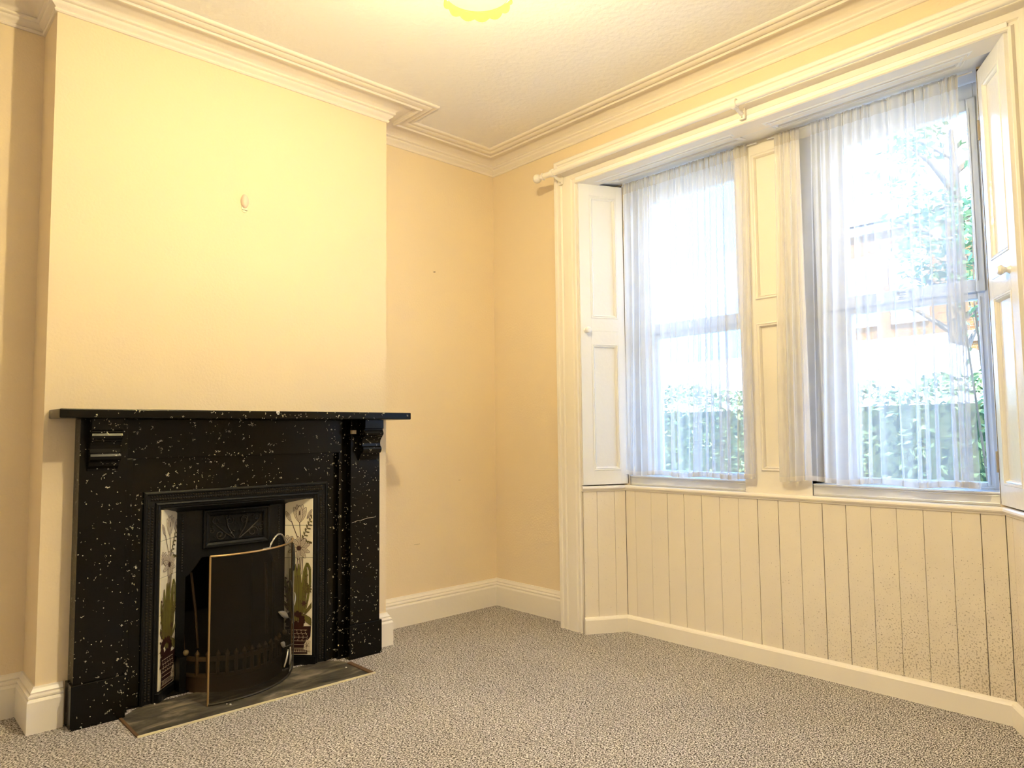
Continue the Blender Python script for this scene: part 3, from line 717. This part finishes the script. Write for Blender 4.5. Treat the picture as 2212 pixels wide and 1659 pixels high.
for (xa, ya_), (xb, yb_) in zip(pts[:-1], pts[1:]):
    b.add([(xa, ya_, .006), (xb, yb_, .006), (xb, yb_+.01, .062), (xa, ya_+.01, .062)], [(0, 1, 2, 3)])
    b.add([(xa, ya_, .006), (xb, yb_, .006), (xb, yb_-.006, .0), (xa, ya_-.006, .0)], [(0, 1, 2, 3)])
I(b).obj('ash_pan_cover', M_brassdark, ins, smooth=True)
for sg in (-1, 1):
    b = MB(); b.box((cx+sg*.235-.014, -.232, 0), (cx+sg*.235+.014, -.15, .15)); I(b).obj('grate_post', M_iron, ins, bevel=.002)
    b = MB(); b.ball((cx+sg*.222, -.225, .166), .0125, 12); I(b).obj('grate_knob', M_bone, ins, smooth=True)
for sg, a0 in ((-1, .0), (-1, .06), (1, 0)):
    b = MB(); b.tube([(cx+sg*(.190-a0), -.10, .14), (cx+sg*(.196-a0), -.08, .30), (cx+sg*(.200-a0*.8), -.06, .47)], .007, 6)
    I(b).obj('fire_back_rib', M_brassdark, ins)

# ------------------------------------------------------------------ hearth
M_edge = mat('brown_carpet_grip_edge', (.13, .07, .03), .8)
hp = [(-2.258, -.345), (-2.258, -.578), (-1.288, -.586), (-1.288, -.345), (-1.345, -.262), (-2.168, -.262)]
he = empty('hearth', (XC, -.45, 0), label='dusty dark slate hearth slab set in the carpet before the fireplace', category='hearth')
MB().prism([(x-XC, y+.45) for x, y in hp], -.004, .003).obj('slab', M_slate, he)
b = MB(); b.box((-2.264-XC, -.576+.45, 0), (-2.254-XC, -.348+.45, .006)); b.obj('edging', M_edge, he)
b = MB(); b.box((-1.294-XC, -.584+.45, 0), (-1.272-XC, -.382+.45, .007)); b.obj('edging', M_edge, he)
MB().prism([(-2.262-XC, -.580+.45), (-2.262-XC, -.5838+.45), (-1.268-XC, -.5918+.45), (-1.268-XC, -.588+.45)], 0, .008).obj('brass_strip', M_strip, he, bevel=.001)
crumb_xy = [(-1.898, -.512, .0045, 'white plaster crumb on the hearth, largest beside the screen foot'), (-1.905, -.492, .0025, 'tiny white plaster crumb on the hearth right at the screen rim'), (-1.743, -.600, .005, 'white plaster crumb on the carpet just over the brass strip'), (-1.333, -.440, .005, 'white plaster crumb on the right end of the hearth'), (-2.118, -.285, .004, 'white plaster crumb at the left foot of the iron insert')]
for x, y, r, lab in crumb_xy:
    b = MB(); b.ball((0, 0, r*.6), r, 6, (1, 1.3, .7)); b.v = [(v[0]+random.uniform(-.25, .25)*r, v[1]+random.uniform(-.25, .25)*r, v[2]) for v in b.v]
    o = b.obj('plaster_crumb', mat('crumb', (.85, .82, .74), .9), label=lab, category='crumb', group='plaster crumbs by the hearth'); o.location = (x, y, .003 if y > -.58 else 0)

# ------------------------------------------------------------------ fire screen
SC = Vector((-1.859, -.099)); SR = .379
fs = empty('fire_screen', (-1.75, -.38, .003), label='bowed brass mesh fire screen with rose stem in front of the grate', category='fire screen')
def F_(b): b.v = [(x+1.75, y+.38, z-.003) for x, y, z in b.v]; return b
a0, a1 = math.radians(-107), math.radians(-19); ztop = .598
def sp(a, z, r=0): return (SC.x+(SR+r)*math.cos(a), SC.y+(SR+r)*math.sin(a), z)
n = 40; b = MB(); vs = []
for i in range(n+1):
    a = a0+(a1-a0)*i/n; vs += [sp(a, .012), sp(a, ztop-.004)]
b.add(vs, [(2*i, 2*i+2, 2*i+3, 2*i+1) for i in range(n)]); F_(b).obj('mesh_panel', M_mesh, fs, smooth=True)
for z, r in ((ztop, .0045), (.0085, .0048)):
    F_(MB().tube([sp(a0+(a1-a0)*i/n, z) for i in range(n+1)], r, 8)).obj('rim_rod', M_goldrim if z > .1 else M_stem, fs, smooth=True)
for a in (a0, a1):
    F_(MB().tube([sp(a, .004), sp(a, ztop)], .0042, 8)).obj('side_rod', M_goldrim, fs, smooth=True)
# twisted handle
am = math.radians(-58); hb = MB()
for ph_ in (0, math.pi):
    pts = []
    for i in range(31):
        t = i/30; a = am-math.radians(9.5)+math.radians(19)*t
        z = ztop+.055*math.sin(math.pi*t)**.7
        w_ = 9*math.pi*t+ph_; q = sp(a, z+.0022*math.sin(w_), .0022*math.cos(w_)); pts.append(q)
    hb.tube(pts, .0026, 6)
for sg in (-1, 1): hb.tube([sp(am+sg*math.radians(9.5), ztop+.004), sp(am+sg*math.radians(15), ztop+.005)], .0028, 6)
F_(hb).obj('twisted_handle', M_pewter, fs, smooth=True)
# rose stem with leaves
as_ = math.radians(-33)
st = [sp(as_+.05*math.sin(z*9), z, .006+.002*math.sin(z*13)) for z in [.02+.57*i/20 for i in range(21)]]
F_(MB().tube(st, .0032, 6)).obj('rose_stem', M_stem, fs, smooth=True)
F_(MB().tube([sp(as_+.06+.03*math.sin(z*11), z, .007) for z in [.02+.50*i/16 for i in range(17)]], .0024, 6)).obj('rose_stem', M_pewter, fs, smooth=True)
def leaf(a, z, da, dz, wd, m_, lift=.008):
    b = MB(); vs = []; n = 8; ln = math.hypot(da*SR, dz); ux, uz = da*SR/ln, dz/ln
    for i in range(n+1):
        t = i/n; w_ = wd*math.sin(math.pi*t)**.75
        for s_ in (-1, 0, 1):
            da_ = (t*ln*ux-s_*w_*uz)/SR; dz_ = t*ln*uz+s_*w_*ux
            vs.append(sp(a+da_, z+dz_, lift+(.004 if s_ == 0 else 0)+.004*math.sin(math.pi*t)))
    b.add(vs, [(i*3+j, i*3+j+1, i*3+j+4, i*3+j+3) for i in range(n) for j in (0, 1)])
    o = F_(b).obj('leaf', m_, fs, smooth=True)
    sm = o.modifiers.new('thick', 'SOLIDIFY'); sm.thickness = .0015
rd = math.radians
leaf(rd(-46), .270, -.24, .048, .014, M_pewter)
leaf(rd(-38), .372, -.09, .060, .009, M_stem)
leaf(as_+.02, .46, -.05, .12, .018, M_stem)
leaf(as_+.04, .30, .10, .05, .010, M_pewter)
leaf(rd(-51), .152, -.10, .028, .013, M_pewter)
leaf(rd(-47), .132, -.10, -.065, .006, M_pewter)
leaf(rd(-43), .135, -.03, -.075, .005, M_pewter)
leaf(rd(-40), .10, -.08, -.06, .006, M_stem)
leaf(rd(-38), .06, -.12, -.03, .007, M_stem)
for p_ in ([sp(as_-.01, .238, .007), sp(rd(-40), .250, .009), sp(rd(-46), .270, .010)], [sp(as_, .13, .007), sp(rd(-42), .142, .009), sp(rd(-51), .152, .010)]): F_(MB().tube(p_, .0020, 6)).obj('leaf_stalk', M_stem, fs)

# ------------------------------------------------------------------ small things
o = MB().box((-.011, -.010, -.009), (.011, .010, .009)).obj('wooden_block', mat('pale_wood', (.55, .45, .28), .6), bevel=.001, label='small pale wooden block stuck at the right corbel of the fireplace', category='wooden block')
o.location = (-1.2445, -.3455, 1.100)
# oval hook on chimney breast
hk = empty('adhesive_hook', (-1.764, -C, 2.165), label='oval pale pink wall hook with a clear backing on the chimney breast', category='wall hook')
b = MB(); b.lathe([(0, -.016), (.010, -.0145), (.016, -.011), (.0195, -.006), (.020, -.003), (.019, -.001)], (0, 0, 0), 24, 'y'); b.v = [(x*.93, y, z*1.68+.010) for x, y, z in b.v]
b.obj('hook_cover', mat('pale_pink_plastic', (.84, .66, .54), .35), hk, smooth=True)
b = MB(); b.lathe([(0, -.003), (.014, -.003), (.015, -.0005)], (0, 0, 0), 20, 'y'); b.v = [(x, y, z*1.5-.022) for x, y, z in b.v]
b.obj('backplate', mat('clear_ivory_plastic', (.90, .86, .62), .4), hk, smooth=True)
b = MB()
for k in range(4): b.box((-.010+k*.0062, -.0036, -.0325-.0006*k), (-.0065+k*.0062, -.0028, -.029-.0006*k))
b.obj('slot', mat('dark_slot', (.05, .04, .02), .8), hk)
sc_ = MB(); sc_.ball((-.0042, -.001, 0), .0028, 8, (1, .8, 1.1)).ball((.0045, -.001, .0015), .0032, 8, (1, .8, 1.2)).tube([(-.004, -.0015, 0), (.004, -.0015, .001)], .0013, 6)
o = sc_.obj('wall_plug', mat('dark_plug', (.06, .035, .015), .7), label='two dark screw holes in the alcove wall right of the chimney', category='wall plug'); o.location = (-.488, 0, 2.073)
# scuffs
for x, z, l in ((-.62, .445, .02), (-.30, .80, .008)):
    o = MB().box((-l, -.0006, -.001), (l, 0, .001)).obj('scuff_mark', mat('scuff', (.5, .38, .22), .9), label='faint brown scuff on the alcove wall above the skirting' if x < -.5 else 'tiny brown nick on the alcove wall near the room corner', category='scuff'); o.location = (x, 0, z)

# ------------------------------------------------------------------ pendant lamp
pl = empty('pendant_lamp', (LAMP.x, LAMP.y, H), label='lit yellow glass pendant lamp with a scalloped rim at the ceiling', category='pendant lamp')
def PL(b): b.v = [(x, y, z+LAMP.z-H) for x, y, z in b.v]; return b
def wv(i, a, r, z):
    k = {0: 1, 1: .8, 2: .3}.get(i, 0); return r+.004*k*abs(math.sin(6.5*a)), z-.007*k*abs(math.sin(6.5*a))
PL(MB().lathe([(.098, 0), (.097, .008), (.095, .020), (.098, .026)], (0, 0, 0), 104, 'z', wv)).obj('scalloped_rim', M_shaderim, pl, smooth=True)
PL(MB().lathe([(.096, .020), (.108, .034), (.122, .060), (.128, .09), (.120, .125), (.09, .155), (.045, .172), (.022, .178), (.022, .195), (0, .195)], (0, 0, 0), 48)).obj('glass_shade', M_shade, pl, smooth=True).visible_shadow = True
PL(MB().ball((0, 0, .085), .030, 14, (1, 1, 1.25)).tube([(0, 0, .115), (0, 0, .16)], .013, 10)).obj('bulb', M_bulb, pl, smooth=True)
PL(MB().tube([(0, 0, .19), (0, 0, H-LAMP.z-.01)], .004, 8)).obj('cord', M_white, pl)
PL(MB().lathe([(0, H-LAMP.z-.03), (.02, H-LAMP.z-.03), (.045, H-LAMP.z-.012), (.048, H-LAMP.z)], (0, 0, 0), 24)).obj('ceiling_rose', M_white, pl, smooth=True)

# ------------------------------------------------------------------ outside
def brick_mat(name, c1, c2, mo, sc):
    M = mat(name, c1, .85); g = N(M); p = g.coord()
    sp_ = g.n('SeparateXYZ'); g.l(p, sp_.inputs[0]); cb_ = g.n('CombineXYZ'); g.l(sp_.outputs[1], cb_.inputs[0]); g.l(sp_.outputs[2], cb_.inputs[1])
    br = g.n('TexBrick'); br.inputs['Scale'].default_value = sc; br.inputs['Color1'].default_value = (*c1, 1); br.inputs['Color2'].default_value = (*c2, 1); br.inputs['Mortar'].default_value = (*mo, 1)
    br.inputs['Mortar Size'].default_value = .012; g.l(cb_.outputs[0], br.inputs['Vector']); g.color(br.outputs['Color']); return M
M_brick = brick_mat('yellow_orange_brick', (.21, .105, .028), (.16, .065, .018), (.22, .17, .11), 4.2)
M_red = brick_mat('red_brick', (.17, .04, .02), (.12, .03, .016), (.2, .15, .11), 4.2)
MB().box((.45, -40, -.62), (60, 40, -.6)).obj('ground', mat('pale_paving', (.62, .60, .57), .9), **ST)
hs = empty('brick_house', (16, -2, -.6), label='yellow brick terraced house across the street with white windows', category='house')
def HS(b): b.v = [(x-16, y+2, z+.6) for x, y, z in b.v]; return b
HS(MB().box((16, -9, -.6), (22, 4.4, 6.15))).obj('facade', M_brick, hs)
HS(MB().box((15.9, -9.1, 6.1), (22, 4.5, 6.3)).add([(15.7, -9.2, 6.3), (15.7, 4.6, 6.3), (19, 4.6, 8.0), (19, -9.2, 8.0), (22, 4.6, 6.3), (22, -9.2, 6.3)], [(0, 1, 2, 3), (3, 2, 4, 5), (0, 3, 5), (1, 4, 2)])).obj('roof', mat('pale_slate_roof', (.5, .5, .55), .7), hs)
HS(MB().box((15.93, -9, 3.1), (16, 4.4, 3.35))).obj('string_course', mat('pale_stone', (.8, .74, .6), .8), hs)
HS(MB().box((15.92, .2, -.6), (16, 1.1, 6.1))).obj('red_brick_pier', M_red, hs)
Mwh = mat('white_window_paint', (.9, .9, .9), .4); Mgl = mat('dark_window_glass', (.35, .42, .48), .1)
for y in (-6.5, -4.2, -1.9, 2.55, 3.75):
    for z in (.6, 3.75):
        f = HS(MB().box((15.9, y-.42, z-.06), (16, y+.42, z+1.75))).obj('window_frame', Mwh, hs)
        for a in (0, 1): HS(MB().box((15.88, y-.32, z+.08+a*.82), (15.9, y+.32, z+.78+a*.82))).obj('window_pane', Mgl, f)
# parked van
vn = empty('parked_van', (5.6, .9, -.6), label='white parked van behind the garden hedge', category='van')
def V(b): b.v = [(x-5.6, y-.9, z+.6) for x, y, z in b.v]; return b
sec = [(4.85, -.25), (6.5, -.25), (6.55, .9), (6.4, 1.8), (6.2, 2.0), (5.15, 2.0), (4.95, 1.8), (4.8, .9)]
b = MB(); b.v = []; rings = [(-1.42, .80), (-1.38, .93), (-1.2, .985), (-.9, 1), (2.3, 1), (2.6, .98), (3.4, .62), (3.9, .56)]
for k, (y, s_) in enumerate(rings):
    for x, z in sec: b.v.append((5.675+(x-5.675)*(.92+.08*min(1, s_)), y, -.25+(z+.25)*s_))
n = len(sec); b.f = [(k*n+i, k*n+(i+1) % n, (k+1)*n+(i+1) % n, (k+1)*n+i) for k in range(len(rings)-1) for i in range(n)]+[tuple(range(n)), tuple(range((len(rings)-1)*n, len(rings)*n))[::-1]]
V(b).obj('body', mat('white_car_paint', (.6, .6, .6), .25), vn, smooth=True)
for y in (-.6, 2.8):
    for x in (4.86, 6.45): V(MB().lathe([(0, -.1), (.2, -.1), (.33, -.08), (.33, .08), (.2, .1), (0, .1)], (x, y, -.27), 20, 'x')).obj('wheel', mat('tyre', (.03, .03, .03), .8), vn, smooth=True)
V(MB().add([(4.93, 1.3, 1.1), (4.93, 2.3, 1.1), (4.98, 2.2, 1.7), (4.98, 1.3, 1.7)], [(0, 1, 2, 3)])).obj('side_window', Mgl, vn)

M_leafA = mat('hedge_leaf', (.14, .22, .09), .6); M_leafB = mat('tree_leaf', (.16, .24, .10), .6); M_bark = mat('bark', (.16, .12, .08), .9)
def leaves(b, n, fn, s0, s1, rnd):
    for _ in range(n):
        c = Vector(fn()); s_ = rnd.uniform(s0, s1); d = Vector((rnd.gauss(0, 1), rnd.gauss(0, 1), rnd.gauss(0, .6))).normalized(); e = d.orthogonal().normalized(); e.rotate(Matrix.Rotation(rnd.uniform(0, 6.3), 3, d)); 
        f = d*s_; g_ = e*s_*.38
        b.add([c-f, c+g_, c+f, c-g_], [(0, 1, 2, 3)])
def plain(b, name, m_, parent, **k):
    me = bpy.data.meshes.new(name); me.from_pydata(b.v, [], b.f); me.materials.append(m_); o = bpy.data.objects.new(name, me); COL.objects.link(o); o.parent = parent
    for a, v in k.items(): o[a] = v
    return o
rnd = random.Random(3)
hg = empty('garden_hedge', (2.6, -1.0, -.6), label='green leafy hedge outside below the windows', category='hedge')
b = MB()
def hp_():
    y = rnd.uniform(-3.6, 5.0); top = 1.40+.05*math.sin(y*5)+.03*math.sin(y*13); z = rnd.uniform(-.3, top); side = rnd.random()
    if side < .55: x = 2.25+rnd.uniform(-.05, .1)
    elif side < .85: x = rnd.uniform(2.25, 2.95); z = top+rnd.uniform(-.08, .05)
    else: x = rnd.uniform(2.3, 2.95)
    return (x-2.6, y+1.0, z+.6)
leaves(b, 15000, hp_, .022, .040, rnd); plain(b, 'foliage', M_leafA, hg, kind='stuff')
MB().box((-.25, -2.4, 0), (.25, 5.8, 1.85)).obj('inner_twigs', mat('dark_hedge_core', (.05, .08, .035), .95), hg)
tr = empty('street_tree', (7.4, -.75, -.6), label='green tree outside seen through the right window', category='tree')
b = MB(); b.tube([(0, 0, 0), (.03, .02, 1.6), (-.02, .05, 3.2), (.05, 0, 4.6), (0, 0, 5.6)], [.17, .13, .11, .07, .03], 9)
for k in range(12):
    a = k*2.4; z = 2.6+k*.24; l = 1.1-.03*k; b.tube([(0, 0, z), (l*.5*math.cos(a), l*.5*math.sin(a), z+.35), (l*math.cos(a), l*math.sin(a), z+.55)], [.045, .028, .01], 5)
b.obj('trunk', M_bark, tr, smooth=True)
b = MB()
cl = [(rnd.uniform(-1.0, 1.0), rnd.uniform(-.95, .75), rnd.uniform(3.4, 6.0), rnd.uniform(.28, .5)) for _ in range(26)]
def tp():
    c = rnd.choice(cl); d = Vector((rnd.gauss(0, 1), rnd.gauss(0, 1), rnd.gauss(0, 1))).normalized()*c[3]*rnd.random()**.4
    return (c[0]+d.x, c[1]+d.y, c[2]+d.z)
leaves(b, 2600, tp, .05, .09, rnd); plain(b, 'foliage', M_leafB, tr, kind='stuff')
sh = empty('garden_shrub', (1.55, -2.45, -.6), label='thin leafy shrub shoots close outside the right window', category='shrub')
b = MB(); tips = []
for k in range(7):
    a = k*.9; p = [(0.03*math.cos(a), .03*math.sin(a), 0), (.10*math.cos(a), .08*math.sin(a), 1.2), (.22*math.cos(a), .16*math.sin(a), 2.0+.12*k), (.30*math.cos(a+.3), .22*math.sin(a+.3), 2.5+.13*k)]
    b.tube(p, [.010, .008, .005, .002], 5); tips.append(p)
b.obj('stems', M_bark, sh)
b = MB()
def sp2():
    p = rnd.choice(tips); t = rnd.uniform(.0, 1); q = Vector(p[2]).lerp(Vector(p[3]), t) if rnd.random() < .6 else Vector(p[1]).lerp(Vector(p[2]), t)
    return q+Vector((rnd.gauss(0, .03), rnd.gauss(0, .03), rnd.gauss(0, .03)))
leaves(b, 260, sp2, .02, .035, rnd); plain(b, 'foliage', M_leafB, sh, kind='stuff')
